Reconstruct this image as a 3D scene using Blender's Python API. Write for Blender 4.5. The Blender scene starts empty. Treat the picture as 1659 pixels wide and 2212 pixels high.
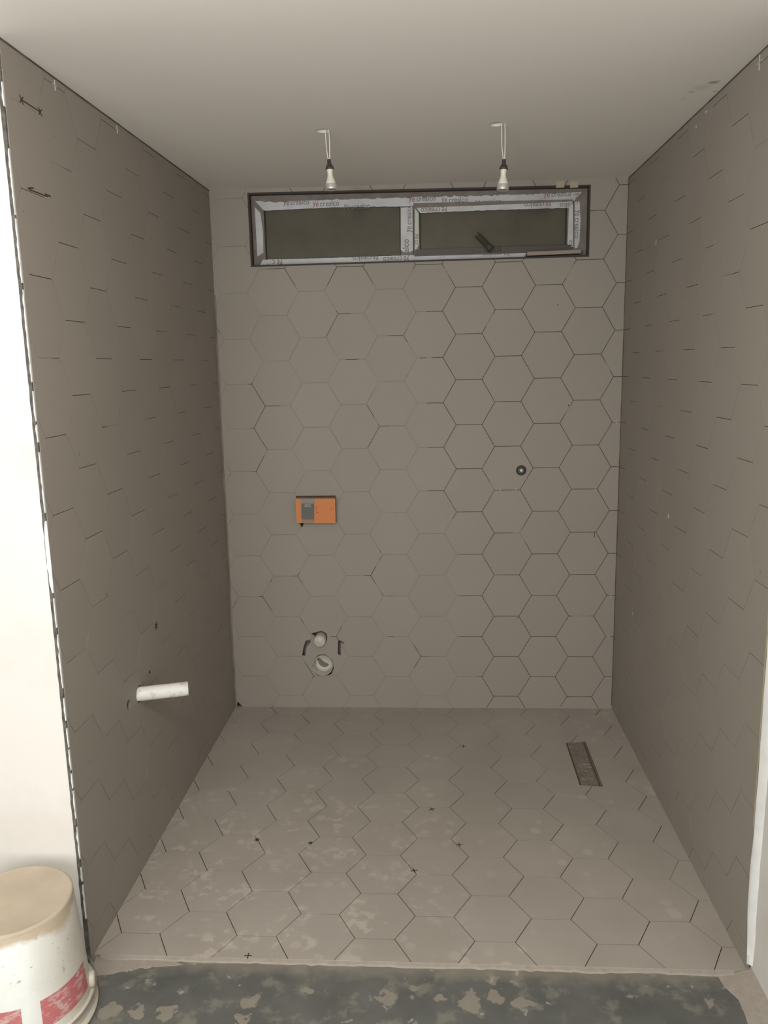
import bpy, bmesh, math, random
from mathutils import Vector, Matrix, noise
random.seed(7)
C = bpy.context.scene.collection
scene = bpy.context.scene

# ------------------------------------------------------------------ camera
CAM = Vector((-0.35994, -3.89419, 1.76024))
EUL = (1.38797, 0.0214, 0.06004)
FPX = 1718.95
cam_d = bpy.data.cameras.new('camera')
cam_d.sensor_fit = 'HORIZONTAL'; cam_d.sensor_width = 36.0
cam_d.lens = FPX / 1659 * 36.0
cam_d.clip_start = 0.02
cam = bpy.data.objects.new('camera', cam_d); C.objects.link(cam)
cam.location = CAM; cam.rotation_euler = EUL
scene.camera = cam

# ------------------------------------------------------------------ light
scene.view_settings.view_transform = 'Standard'
scene.view_settings.look = 'None'
scene.view_settings.gamma = 1.0
scene.view_settings.use_curve_mapping = False
scene.view_settings.exposure = 0.0
w = bpy.data.worlds.new('world'); scene.world = w; w.use_nodes = True
w.node_tree.nodes['Background'].inputs[0].default_value = (0.80, 0.86, 1.0, 1)
w.node_tree.nodes['Background'].inputs[1].default_value = 0.35

def area(name, loc, target, sx, sy, power, col):
    d = bpy.data.lights.new(name, 'AREA'); d.shape = 'RECTANGLE'; d.size = sx; d.size_y = sy
    d.energy = power; d.color = col
    o = bpy.data.objects.new(name, d); C.objects.link(o); o.location = loc
    o.rotation_euler = (Vector(target) - Vector(loc)).to_track_quat('-Z', 'Y').to_euler()
    return o
# added area lamp: stands for daylight of an unseen rear window
area('added_rear_window_light', (-1.1, -5.24, 1.30), (-1.1, 0, 1.30), 2.1, 1.9, 72, (1.0, 0.985, 0.94))

LAMP = (-0.75, -3.3, 2.20)      # unseen pendant, added to fill the front room with light
LAMP_W = 58
# ------------------------------------------------------------------ room numbers
YF = -1.82            # front end of the tiled niche
XL, XR = -1.4150, 0.5395
ZC = 2.574
HC = -5.3             # rear wall
S = 0.2155; A = S / math.sqrt(3); P = 1.5 * A

# ------------------------------------------------------------------ materials
def mat(name, col, rough=0.6, metal=0.0, spec=0.4, **k):
    m = bpy.data.materials.new(name); m.use_nodes = True
    b = m.node_tree.nodes['Principled BSDF']
    b.inputs['Base Color'].default_value = (*col, 1)
    b.inputs['Roughness'].default_value = rough
    b.inputs['Metallic'].default_value = metal
    b.inputs['Specular IOR Level'].default_value = spec
    for kk, v in k.items(): b.inputs[kk.replace('_', ' ')].default_value = v
    return m
class NT:
    def __init__(s, m): s.m = m; s.t = m.node_tree; s.b = s.t.nodes['Principled BSDF']; s.geo = s.t.nodes.new('ShaderNodeNewGeometry')
    def n(s, typ, **k):
        x = s.t.nodes.new(typ)
        for a, v in k.items(): setattr(x, a, v)
        return x
    def link(s, a, b): s.t.links.new(a, b)
    def noise(s, scale, detail=4, rough=0.55, vec=None, stretch=None):
        x = s.n('ShaderNodeTexNoise'); x.inputs['Scale'].default_value = scale
        x.inputs['Detail'].default_value = detail; x.inputs['Roughness'].default_value = rough
        src = vec or s.geo.outputs['Position']
        if stretch:
            mp = s.n('ShaderNodeMapping'); mp.inputs['Scale'].default_value = stretch
            s.link(src, mp.inputs[0]); src = mp.outputs[0]
        s.link(src, x.inputs['Vector']); return x.outputs['Fac']
    def ramp(s, fac, a, b, va=0.0, vb=1.0):
        x = s.n('ShaderNodeMapRange'); x.inputs[1].default_value = a; x.inputs[2].default_value = b
        x.inputs[3].default_value = va; x.inputs[4].default_value = vb
        s.link(fac, x.inputs[0]); return x.outputs[0]
    def mul(s, a, b, op='MULTIPLY'):
        x = s.n('ShaderNodeMath', operation=op)
        for i, v in ((0, a), (1, b)):
            if isinstance(v, (int, float)): x.inputs[i].default_value = v
            else: s.link(v, x.inputs[i])
        return x.outputs[0]
    def mix(s, fac, a, b, mode='MIX'):
        x = s.n('ShaderNodeMix', data_type='RGBA', blend_type=mode)
        if isinstance(fac, (int, float)): x.inputs[0].default_value = fac
        else: s.link(fac, x.inputs[0])
        for i, v in ((6, a), (7, b)):
            if isinstance(v, tuple): x.inputs[i].default_value = (*v, 1)
            else: s.link(v, x.inputs[i])
        return x.outputs[2]
    def sep(s):
        x = s.n('ShaderNodeSeparateXYZ'); s.link(s.geo.outputs['Position'], x.inputs[0]); return x.outputs
    def color(s, c): s.link(c, s.b.inputs['Base Color'])
    def bump(s, h, strength=0.2, dist=0.002):
        x = s.n('ShaderNodeBump'); x.inputs['Strength'].default_value = strength; x.inputs['Distance'].default_value = dist
        s.link(h, x.inputs['Height']); s.link(x.outputs[0], s.b.inputs['Normal'])

TILE = (0.300, 0.272, 0.238)
def tile_mat(name, base=TILE, dust=(0.345, 0.318, 0.285), dust_amt=0.22, floor=False):
    m = mat(name, base, 0.62, spec=0.35); t = NT(m)
    at = t.n('ShaderNodeAttribute', attribute_name='tile_tone')
    tone = t.ramp(at.outputs['Fac'], 0, 1, 0.982, 1.018)
    cloud = t.noise(1.7, 3); c = t.mix(t.ramp(cloud, 0.42, 0.72, 0, dust_amt), base, dust)
    fine = t.noise(260, 2); c = t.mix(t.ramp(fine, 0.3, 0.7, 0.0, 0.10), c, (0.24, 0.215, 0.185))
    spots = t.noise(26, 2, 0.4); c = t.mix(t.ramp(spots, 0.77, 0.81, 0, 0.55), c, (0.12, 0.10, 0.085))
    if floor:
        x, y, z = t.sep()
        reg = t.mul(t.ramp(x, -0.15, -0.55), t.ramp(y, -0.75, -1.05))
        b1 = t.noise(9, 3, 0.5); b2 = t.noise(26, 2, 0.5)
        bl = t.mul(t.ramp(b1, 0.50, 0.60), t.ramp(b2, 0.50, 0.58))
        c = t.mix(t.mul(t.mul(bl, reg), 0.42), c, (0.60, 0.55, 0.49))
        v = t.n('ShaderNodeTexVoronoi'); v.inputs['Scale'].default_value = 13
        t.link(t.geo.outputs['Position'], v.inputs['Vector'])
        dots = t.mul(t.ramp(v.outputs['Distance'], 0.30, 0.20), t.ramp(t.noise(3.1, 2), 0.50, 0.60))
        c = t.mix(t.mul(dots, 0.30), c, (0.60, 0.55, 0.49))
        sm = t.noise(2.6, 4); c = t.mix(t.ramp(sm, 0.45, 0.7, 0, 0.25), c, (0.50, 0.46, 0.42))
    cc = t.n('ShaderNodeVectorMath', operation='SCALE'); t.link(c, cc.inputs[0]); t.link(tone, cc.inputs['Scale'])
    t.color(cc.outputs[0]); t.bump(t.noise(420, 2), 0.12, 0.0006)
    return m
M = {}
M['tile'] = tile_mat('taupe_hexagon_tile')
M['tile_floor'] = tile_mat('taupe_floor_tile', (0.372, 0.338, 0.302), (0.455, 0.42, 0.38), 0.5, True)
m = mat('open_joint', (0.085, 0.07, 0.055), 0.95, spec=0.1); t = NT(m)
t.color(t.mix(t.ramp(t.noise(9, 4), 0.45, 0.68, 0, 0.75), (0.085, 0.071, 0.058), (0.19, 0.165, 0.135))); M['joint'] = m
m = mat('filled_joint', (0.2, 0.17, 0.14), 0.9, spec=0.1); t = NT(m)
t.color(t.mix(t.ramp(t.noise(6, 4), 0.38, 0.62), (0.215, 0.192, 0.165), (0.28, 0.253, 0.22))); M['fill'] = m
m = mat('ceiling_plaster', (0.62, 0.58, 0.53), 0.92, spec=0.15); t = NT(m)
x, y, z = t.sep()
def blob(t, px_, py_, r, k=1.0):
    v = t.n('ShaderNodeVectorMath', operation='DISTANCE'); t.link(t.geo.outputs['Position'], v.inputs[0])
    v.inputs[1].default_value = (px_, py_, ZC)
    nz = t.mul(t.noise(38, 3), 0.035)
    return t.mul(t.ramp(t.mul(v.outputs['Value'], nz, 'ADD'), r + 0.022, r + 0.004), k)
c = t.mix(t.ramp(t.noise(1.1, 3), 0.35, 0.7, 0, 0.25), (0.775, 0.74, 0.695), (0.72, 0.685, 0.64))
for q in ((0.492, -1.253, 0.017, .75), (0.527, -1.165, 0.007, .75), (0.452, -1.170, 0.010, .5), (0.446, -1.108, 0.009, .35), (0.47, -1.21, 0.03, .18)):
    c = t.mix(blob(t, *q), c, (0.24, 0.215, 0.185))
t.color(c); t.bump(t.noise(160, 2), 0.1, 0.001); M['ceiling'] = m
m = mat('white_plaster', (0.83, 0.80, 0.765), 0.9, spec=0.15); t = NT(m)
c = t.mix(t.ramp(t.noise(3.0, 4), 0.42, 0.66, 0, 0.55), (0.76, 0.742, 0.718), (0.65, 0.62, 0.58)); t.color(c)
t.bump(t.noise(60, 3), 0.1, 0.001); M['white'] = m
m = mat('grey_plaster', (0.60, 0.57, 0.52), 0.9, spec=0.15); t = NT(m)
t.color(t.mix(t.ramp(t.noise(7, 4), 0.3, 0.7), (0.64, 0.62, 0.585), (0.72, 0.70, 0.67))); t.bump(t.noise(180, 2), 0.15, 0.001); M['grey_plaster'] = m
m = mat('wet_white_filler', (0.84, 0.84, 0.83), 0.6); t = NT(m)
t.color(t.mix(t.ramp(t.noise(20, 3), 0.4, 0.65, 0, 0.4), (0.80, 0.81, 0.81), (0.66, 0.66, 0.645))); M['filler'] = m
m = mat('screed', (0.1, 0.11, 0.10), 0.85, spec=0.25); t = NT(m)
g = t.mix(t.ramp(t.noise(5, 5), 0.35, 0.65), (0.098, 0.102, 0.096), (0.145, 0.148, 0.138))
dist = t.n('ShaderNodeVectorMath', operation='ADD'); nn = t.n('ShaderNodeTexNoise'); nn.inputs['Scale'].default_value = 22; nn.inputs['Detail'].default_value = 4
t.link(t.geo.outputs['Position'], nn.inputs['Vector'])
sc_ = t.n('ShaderNodeVectorMath', operation='SCALE'); t.link(nn.outputs['Color'], sc_.inputs[0]); sc_.inputs['Scale'].default_value = 0.085
t.link(t.geo.outputs['Position'], dist.inputs[0]); t.link(sc_.outputs[0], dist.inputs[1])
v = t.n('ShaderNodeTexVoronoi'); v.inputs['Scale'].default_value = 13; t.link(dist.outputs[0], v.inputs['Vector'])
sepc = t.n('ShaderNodeSeparateColor'); t.link(v.outputs['Color'], sepc.inputs[0])
rad = t.ramp(sepc.outputs[0], 0.35, 1.0, 0.0, 0.48)
dd = t.mul(rad, v.outputs['Distance'], 'SUBTRACT')
c = t.mix(t.ramp(dd, 0.0, 0.045, 0, 0.85), g, t.mix(t.noise(30, 3), (0.235, 0.215, 0.18), (0.32, 0.295, 0.25)))
c = t.mix(t.mul(t.ramp(t.noise(13, 5, 0.6), 0.54, 0.63), 0.5), c, (0.27, 0.25, 0.21))
x, y, z = t.sep()
nzv = t.mul(t.noise(14, 4), 0.10)
edge = t.ramp(t.mul(y, nzv, 'ADD'), -1.815, -1.775)
c = t.mix(t.mul(edge, 0.6), c, (0.26, 0.235, 0.20))
v2 = t.n('ShaderNodeTexVoronoi'); v2.inputs['Scale'].default_value = 26; t.link(dist.outputs[0], v2.inputs['Vector'])
s2 = t.n('ShaderNodeSeparateColor'); t.link(v2.outputs['Color'], s2.inputs[0])
sp = t.mul(t.ramp(s2.outputs[1], 0.86, 0.9), t.ramp(v2.outputs['Distance'], 0.26, 0.16))
c = t.mix(t.mul(sp, 0.6), c, (0.42, 0.41, 0.38))
t.color(c); t.bump(t.noise(60, 4), 0.4, 0.002); M['screed'] = m
m = mat('mortar', (0.36, 0.325, 0.285), 0.95, spec=0.1); t = NT(m)
t.color(t.mix(t.noise(35, 4), (0.29, 0.255, 0.22), (0.42, 0.385, 0.34))); t.bump(t.noise(90, 4), 0.5, 0.003); M['mortar'] = m
m = mat('tile_adhesive_edge', (0.13, 0.125, 0.12), 0.95, spec=0.1); t = NT(m)
t.color(t.mix(t.ramp(t.noise(40, 4), 0.4, 0.6), (0.085, 0.08, 0.072), (0.15, 0.145, 0.135))); M['adhesive'] = m
M['chip'] = mat('white_chips', (0.72, 0.74, 0.74), 0.8)
M['yellow_edge'] = mat('yellowed_sealant', (0.52, 0.47, 0.28), 0.8)
M['cavity'] = mat('cavity_dark', (0.30, 0.26, 0.22), 0.95, spec=0.1)
M['marker'] = mat('marker_ink', (0.065, 0.05, 0.04), 0.9, spec=0.1)
m = mat('aluminium_frame', (0.15, 0.13, 0.112), 0.65, metal=0.0, spec=0.4); t = NT(m)
t.color(t.mix(t.ramp(t.noise(18, 4), 0.4, 0.62), (0.165, 0.145, 0.126), (0.205, 0.182, 0.158))); M['alu'] = m
M['alu_bare'] = mat('bare_dark_rail', (0.075, 0.064, 0.052), 0.5)
M['alu_dark'] = mat('dark_gasket', (0.035, 0.028, 0.022), 0.6)
m = mat('protective_film', (0.52, 0.53, 0.55), 0.45); t = NT(m)
t.color(t.mix(t.ramp(t.noise(16, 4), 0.42, 0.66, 0, 0.5), (0.53, 0.545, 0.575), (0.40, 0.39, 0.385))); M['film'] = m
M['film_green'] = mat('greenish_film', (0.47, 0.53, 0.45), 0.45)
M['print'] = mat('film_print_grey', (0.16, 0.155, 0.155), 0.6)
M['print_brown'] = mat('film_print_brown', (0.22, 0.15, 0.14), 0.6)
M['print_red'] = mat('film_print_red', (0.25, 0.12, 0.105), 0.6)
m = mat('dusty_glass', (0.115, 0.102, 0.075), 0.5, spec=0.3); t = NT(m)
t.b.inputs['Transmission Weight'].default_value = 0.25
t.color(t.mix(t.ramp(t.noise(3.2, 4), 0.35, 0.68), (0.092, 0.080, 0.052), (0.140, 0.124, 0.088))); M['glass'] = m
m = mat('outside_render', (0.2, 0.18, 0.15), 0.95); t = NT(m); t.color(t.mix(t.noise(4, 4), (0.16, 0.14, 0.11), (0.26, 0.23, 0.19))); M['outside'] = m
m = mat('white_pvc', (0.72, 0.72, 0.68), 0.35, spec=0.5); t = NT(m)
t.color(t.mix(t.ramp(t.noise(24, 4), 0.52, 0.66, 0, 0.75), (0.76, 0.765, 0.73), (0.42, 0.37, 0.30))); M['pvc'] = m
m = mat('grey_white_pvc', (0.40, 0.38, 0.34), 0.4, spec=0.4); t = NT(m)
t.color(t.mix(t.ramp(t.noise(50, 4), 0.45, 0.7, 0, 0.5), (0.52, 0.50, 0.45), (0.40, 0.37, 0.32))); M['pvc_dull'] = m
M['pvc_white_in'] = mat('white_plug', (0.56, 0.545, 0.50), 0.5)
m = mat('orange_box', (0.55, 0.19, 0.06), 0.55); t = NT(m)
t.color(t.mix(t.ramp(t.noise(30, 3), 0.45, 0.75, 0, 0.25), (0.60, 0.21, 0.065), (0.48, 0.22, 0.11))); M['orange'] = m
m = mat('dull_orange', (0.16, 0.09, 0.05), 0.8); t = NT(m)
t.color(t.mix(t.noise(45, 4), (0.22, 0.155, 0.10), (0.36, 0.22, 0.135))); M['orange_dull'] = m
M['sticker_dark'] = mat('sticker_charcoal', (0.125, 0.12, 0.11), 0.6)
M['sticker_clear'] = mat('sticker_grey', (0.24, 0.225, 0.205), 0.5)
M['sticker_blue'] = mat('sticker_blue_grey', (0.22, 0.25, 0.25), 0.5)
M['sticker_tan'] = mat('sticker_tan', (0.30, 0.19, 0.13), 0.55)
M['sticker_white'] = mat('sticker_white_print', (0.55, 0.52, 0.47), 0.6)
M['black_plastic'] = mat('black_plastic', (0.045, 0.045, 0.042), 0.5)
M['steel'] = mat('steel', (0.55, 0.53, 0.5), 0.35, metal=0.9)
M['bulb_white'] = mat('bulb_ceramic', (0.72, 0.68, 0.60), 0.4)
M['chrome'] = mat('chrome', (0.88, 0.87, 0.84), 0.28, metal=0.8)
M['wire'] = mat('white_wire', (0.74, 0.71, 0.66), 0.5)
M['bulb_glass'] = mat('bulb_front_glass', (0.8, 0.8, 0.8), 0.08, **{'Transmission_Weight': 0.8})
M['tape'] = mat('masking_tape', (0.40, 0.345, 0.255), 0.8)
M['strip_pinkish'] = mat('taupe_packing_strip', (0.30, 0.25, 0.22), 0.8)
M['spacer'] = mat('spacer_plastic', (0.46, 0.45, 0.42), 0.5)
M['handle'] = mat('black_handle', (0.035, 0.037, 0.03), 0.45)
M['red'] = mat('bucket_red', (0.62, 0.09, 0.11), 0.6)
m = mat('bucket_plastic', (0.8, 0.8, 0.76), 0.45, spec=0.45); t = NT(m)
tc = t.n('ShaderNodeTexCoord'); so = t.n('ShaderNodeSeparateXYZ'); t.link(tc.outputs['Object'], so.inputs[0])
hh = t.mul(so.outputs[2], t.mul(t.noise(10, 5, 0.6), 0.14), 'ADD')
c = t.mix(t.ramp(t.noise(9, 5), 0.45, 0.7, 0, 0.35), (0.83, 0.855, 0.835), (0.60, 0.59, 0.54))
c = t.mix(t.ramp(hh, 0.388, 0.412, 0, 0.92), c, (0.50, 0.405, 0.29))
c = t.mix(t.ramp(t.noise(60, 3), 0.66, 0.70, 0, 0.6), c, (0.25, 0.23, 0.19))
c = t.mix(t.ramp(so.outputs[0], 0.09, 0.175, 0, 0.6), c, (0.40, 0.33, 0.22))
t.color(c); M['bucket'] = m
m = mat('bucket_dust', (0.50, 0.405, 0.30), 0.95, spec=0.1); t = NT(m)
t.color(t.mix(t.ramp(t.noise(9, 4), 0.35, 0.7), (0.53, 0.455, 0.36), (0.45, 0.385, 0.30))); M['dust'] = m
m = mat('bucket_red_print', (0.6, 0.1, 0.12), 0.6); t = NT(m)
t.color(t.mix(t.ramp(t.noise(30, 5, 0.7, stretch=(1, 1, 2.5)), 0.50, 0.60, 0, 0.8), (0.50, 0.155, 0.165), (0.60, 0.46, 0.42))); M['red_worn'] = m

# ------------------------------------------------------------------ helpers
def obj(name, bm, m=None, parent=None, smooth=False, loc=None):
    me = bpy.data.meshes.new(name); bm.to_mesh(me); bm.free()
    for mm in (m if isinstance(m, (list, tuple)) else [m]):
        if mm: me.materials.append(mm)
    if smooth:
        for p in me.polygons: p.use_smooth = True
    o = bpy.data.objects.new(name, me); C.objects.link(o)
    if parent: o.parent = parent
    if loc: o.location = loc
    return o
def empty(name, loc=(0, 0, 0), parent=None):
    o = bpy.data.objects.new(name, None); C.objects.link(o); o.location = loc; o.empty_display_size = 0.05
    if parent: o.parent = parent
    return o
def tag(o, label, cat, group=None):
    o['label'] = label; o['category'] = cat
    if group: o['group'] = group
    return o
def struct(o): o['kind'] = 'structure'; return o
def box(bm, a, b, mi=0):
    vs = [bm.verts.new((x, y, z)) for x in (a[0], b[0]) for y in (a[1], b[1]) for z in (a[2], b[2])]
    for f in ((0, 1, 3, 2), (4, 6, 7, 5), (0, 4, 5, 1), (2, 3, 7, 6), (0, 2, 6, 4), (1, 5, 7, 3)):
        fc = bm.faces.new([vs[i] for i in f]); fc.material_index = mi
    return vs
def prism(bm, poly, fn, d0, d1, mi=0):
    """extrude a 2-D polygon; fn(u, v, depth) -> point; d0 front depth, d1 back depth"""
    n = len(poly)
    a = [bm.verts.new(fn(u, v, d0)) for u, v in poly]; b = [bm.verts.new(fn(u, v, d1)) for u, v in poly]
    fs = [bm.faces.new(a), bm.faces.new(list(reversed(b)))]
    for i in range(n): fs.append(bm.faces.new((a[i], b[i], b[(i + 1) % n], a[(i + 1) % n])))
    for f in fs: f.material_index = mi
    return fs
def norm(bm): bmesh.ops.recalc_face_normals(bm, faces=bm.faces[:])
def lathe(bm, prof, M4=Matrix(), n=32, mi=0):
    rings = []
    for r, z in prof:
        if r < 1e-6: rings.append([bm.verts.new(M4 @ Vector((0, 0, z)))]); continue
        rings.append([bm.verts.new(M4 @ Vector((r * math.cos(2 * math.pi * i / n), r * math.sin(2 * math.pi * i / n), z))) for i in range(n)])
    for p, q in zip(rings, rings[1:]):
        for i in range(n):
            j = (i + 1) % n
            if len(p) == 1 and len(q) == 1: continue
            if len(p) == 1: f = bm.faces.new((p[0], q[i], q[j]))
            elif len(q) == 1: f = bm.faces.new((p[i], q[0], p[j]))
            else: f = bm.faces.new((p[i], q[i], q[j], p[j]))
            f.material_index = mi
def tube(bm, pts, r, n=10):
    pts = [Vector(p) for p in pts]; rings = []
    for i, p in enumerate(pts):
        d = (pts[min(i + 1, len(pts) - 1)] - pts[max(i - 1, 0)]).normalized()
        up = Vector((0, 1, 0.1)) if abs(d.y) < 0.9 else Vector((1, 0, 0))
        a = d.cross(up).normalized(); b = d.cross(a)
        rings.append([bm.verts.new(p + r * (a * math.cos(2 * math.pi * k / n) + b * math.sin(2 * math.pi * k / n))) for k in range(n)])
    for p, q in zip(rings, rings[1:]):
        for k in range(n): bm.faces.new((p[k], q[k], q[(k + 1) % n], p[(k + 1) % n]))
    bm.faces.new(rings[0]); bm.faces.new(list(reversed(rings[-1])))
AX = {'y-': Matrix.Rotation(math.pi / 2, 4, 'X'), 'x+': Matrix.Rotation(math.pi / 2, 4, 'Y')}   # local z -> -y, +x

# ---- convex polygon work for the tiling
def clip(poly, a, b, keep_left=True):
    out = []; ex, ey = b[0] - a[0], b[1] - a[1]
    def sd(p): v = ex * (p[1] - a[1]) - ey * (p[0] - a[0]); return v if keep_left else -v
    n = len(poly)
    for i in range(n):
        p, q = poly[i], poly[(i + 1) % n]; sp, sq = sd(p), sd(q)
        if sp >= 0: out.append(p)
        if (sp > 0 and sq < 0) or (sp < 0 and sq > 0):
            t_ = sp / (sp - sq); out.append((p[0] + t_ * (q[0] - p[0]), p[1] + t_ * (q[1] - p[1])))
    return out
def parea(p): return 0.5 * sum(p[i][0] * p[(i + 1) % len(p)][1] - p[(i + 1) % len(p)][0] * p[i][1] for i in range(len(p))) if len(p) > 2 else 0
def clip_to(poly, K):
    for i in range(len(K)):
        poly = clip(poly, K[i], K[(i + 1) % len(K)])
        if len(poly) < 3: return []
    return poly
def subtract(polys, K):
    kx = [p[0] for p in K]; ky = [p[1] for p in K]; res = []
    for P_ in polys:
        if max(p[0] for p in P_) < min(kx) or min(p[0] for p in P_) > max(kx) or max(p[1] for p in P_) < min(ky) or min(p[1] for p in P_) > max(ky):
            res.append(P_); continue
        rest = P_
        for i in range(len(K)):
            o_ = clip(rest, K[i], K[(i + 1) % len(K)], False)
            if len(o_) > 2 and abs(parea(o_)) > 1e-7: res.append(o_)
            rest = clip(rest, K[i], K[(i + 1) % len(K)])
            if len(rest) < 3: break
    return res
def circ(cx, cy, r, n=20, ry=None): return [(cx + r * math.cos(2 * math.pi * i / n), cy + (ry or r) * math.sin(2 * math.pi * i / n)) for i in range(n)]
def rect(x0, y0, x1, y1): return [(x0, y0), (x1, y0), (x1, y1), (x0, y1)]
def quad(*p):
    p = list(p)
    return p if parea(p) > 0 else p[::-1]

def tiling(name, boundary, centre, fn, tmat, holes=(), gap=0.0024, recess=0.003, fill=None, lipp=0.0003, thick=0.011, side=0):
    """One mesh: hexagonal tiles, cut at the boundary and the holes, over a joint bed, and the fill where the joints are closed."""
    bm = bmesh.new(); lay = bm.faces.layers.float.new('tile_tone')
    us = [p[0] for p in boundary]; vs = [p[1] for p in boundary]
    for cu, cv in centre(min(us) - .3, max(us) + .3, min(vs) - .3, max(vs) + .3):
        R_ = A - gap / math.sqrt(3)
        hx = [(cu + R_ * math.cos(math.pi / 3 * k), cv + R_ * math.sin(math.pi / 3 * k)) for k in range(6)]
        hx = clip_to(hx, boundary)
        if len(hx) < 3 or parea(hx) < 1e-5: continue
        pieces = [hx]
        for K in holes: pieces = subtract(pieces, K)
        tone = random.random(); off = random.uniform(-lipp, lipp)
        for pc in pieces:
            for q, f in enumerate(prism(bm, pc, fn, off, thick)):
                f[lay] = tone
                if q > 1: f.material_index = side
    bed = []; bs = 0.15
    for i in range(int((max(us) - min(us)) / bs) + 1):
        for j in range(int((max(vs) - min(vs)) / bs) + 1):
            pc = clip_to(rect(min(us) + i * bs, min(vs) + j * bs, min(us) + (i + 1) * bs, min(vs) + (j + 1) * bs), boundary)
            if len(pc) > 2: bed.append(pc)
    for K in holes: bed = subtract(bed, K)
    for pc in bed:
        f = bm.faces.new([bm.verts.new(fn(u, v, recess)) for u, v in pc]); f.material_index = 1
    if fill:
        cs = 0.03
        for i in range(int((max(us) - min(us)) / cs) + 1):
            for j in range(int((max(vs) - min(vs)) / cs) + 1):
                u0 = min(us) + i * cs; v0 = min(vs) + j * cs
                if not fill(u0 + cs / 2, v0 + cs / 2): continue
                pc = clip_to(rect(u0, v0, u0 + cs, v0 + cs), boundary)
                pcs = [pc] if len(pc) > 2 else []
                for K in holes: pcs = subtract(pcs, K)
                for q in pcs:
                    f = bm.faces.new([bm.verts.new(fn(u, v, 0.0007)) for u, v in q]); f.material_index = 2
    norm(bm)
    return obj(name, bm, [tmat, M['joint'], M['fill']])

# wall maps (u, v, depth into the wall)
def ceil_z(x, y):
    t_ = max(0.0, min(1.0, (XR - x) / (XR - XL))); b_ = max(0.0, min(1.0, 1 + y / 1.82))
    return ZC + 0.011 * t_ * b_
def left_x(y, z): return XL - 0.001 + 0.016 * max(0, min(1, z / ZC)) * max(0.0, min(1.0, 1 + y / 1.82))
f_back = lambda u, v, d: (u, d, v)
f_left = lambda u, v, d: (left_x(u, v) - d, u, v)
f_right = lambda u, v, d: (XR + 0.0 - 0.0014 * -u + d, u, v)
f_floor = lambda u, v, d: (u, v, -d)

def centres(u0, v0, even_shift, sign=1):
    def gen(a, b, c, d):
        for k in range(-40, 41):
            cu = u0 + sign * k * P
            if cu < a or cu > b: continue
            sh = even_shift if k % 2 == 0 else 0.5 - even_shift
            for r in range(-40, 41):
                cv = v0 - (r + sh) * S
                if c <= cv <= d: yield cu, cv
    return gen

# ------------------------------------------------------------------ floor
DRAIN = quad((0.245, -0.377), (0.339, -0.362), (0.336, -0.772), (0.241, -0.762))
FE = -1.797
floor = struct(tiling('floor', quad((XL - .01, 0.01), (XR + .01, 0.01), (XR + .01, FE), (XL - .01, FE)),
    centres(-0.37177, -1.16339, 0.5), f_floor, M['tile_floor'], [DRAIN], gap=0.0030, recess=0.0028,
    fill=lambda u, v: noise.noise(Vector((u * 3, v * 3, 2.2))) > (0.05 if v > -0.55 else 0.38)))
bm = bmesh.new(); box(bm, (-3.6, HC - .2, -0.20), (XR + .3, -1.80, -0.009)); box(bm, (XL - .2, -1.80, -.2), (XR + .3, .2, -.012)); norm(bm)
obj('screed', bm, M['screed'], floor)
bm = bmesh.new()                                     # ragged mortar lip along the first tile row
pts = []
n_ = 90
top = [(XL + 0.02 + i * (XR - XL - .06) / n_, FE + 0.001) for i in range(n_ + 1)]
low = [(x, -1.8045 - 0.007 * (0.5 + noise.noise(Vector((x * 6, 1, 0)))) - 0.006 * noise.noise(Vector((x * 40, 3, 0)))) for x, y in top]
for i in range(n_):
    a, b, c_, d = top[i], top[i + 1], low[i + 1], low[i]
    v4 = [bm.verts.new((a[0], a[1], -0.0010)), bm.verts.new((b[0], b[1], -0.0010)), bm.verts.new((c_[0], c_[1], -0.0035)), bm.verts.new((d[0], d[1], -0.0035))]
    v2_ = [bm.verts.new((c_[0], c_[1] - .002, -0.010)), bm.verts.new((d[0], d[1] - .002, -0.010))]
    bm.faces.new(v4); bm.faces.new((v4[3], v4[2], v2_[0], v2_[1]))
bmesh.ops.remove_doubles(bm, verts=bm.verts[:], dist=1e-5); norm(bm)
struct(obj('trim_1', bm, M['mortar']))
bm = bmesh.new()                                     # mortar fillet where the screed meets the right wall
ys = [-1.80 - 0.05 * i for i in range(40)]
pr = []
for y in ys:
    w_ = 0.075 + 0.02 * noise.noise(Vector((y * 5, 0, 5))) + (0.02 if y > -1.86 else 0)
    pr.append([bm.verts.new((XR + 0.02, y, 0.012)), bm.verts.new((XR - w_ * .35, y, -0.003)), bm.verts.new((XR - w_, y, -0.0095))])
for a, b in zip(pr, pr[1:]):
    for k in range(2): bm.faces.new((a[k], a[k + 1], b[k + 1], b[k]))
norm(bm); struct(obj('trim_2', bm, M['mortar']))
bm = bmesh.new()                                     # mortar smear in the left corner
pl = [(-1.41, -1.80), (-1.20, -1.803), (-1.13, -1.822), (-1.22, -1.835), (-1.30, -1.85), (-1.345, -1.872), (-1.40, -1.87)]
pl2 = []
for k in range(len(pl)):
    (xa, ya), (xb, yb) = pl[k], pl[(k + 1) % len(pl)]
    for q in range(8):
        t_ = q / 8; x_, y_ = xa + (xb - xa) * t_, ya + (yb - ya) * t_
        o_ = 0 if k == 0 else .009 * noise.noise(Vector((x_ * 45, y_ * 45, 1)))
        pl2.append((x_ + o_ * .4, y_ + o_))
prism(bm, pl2[::-1], f_floor, 0.0070, 0.012); norm(bm); struct(obj('trim_3', bm, M['mortar']))
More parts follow.
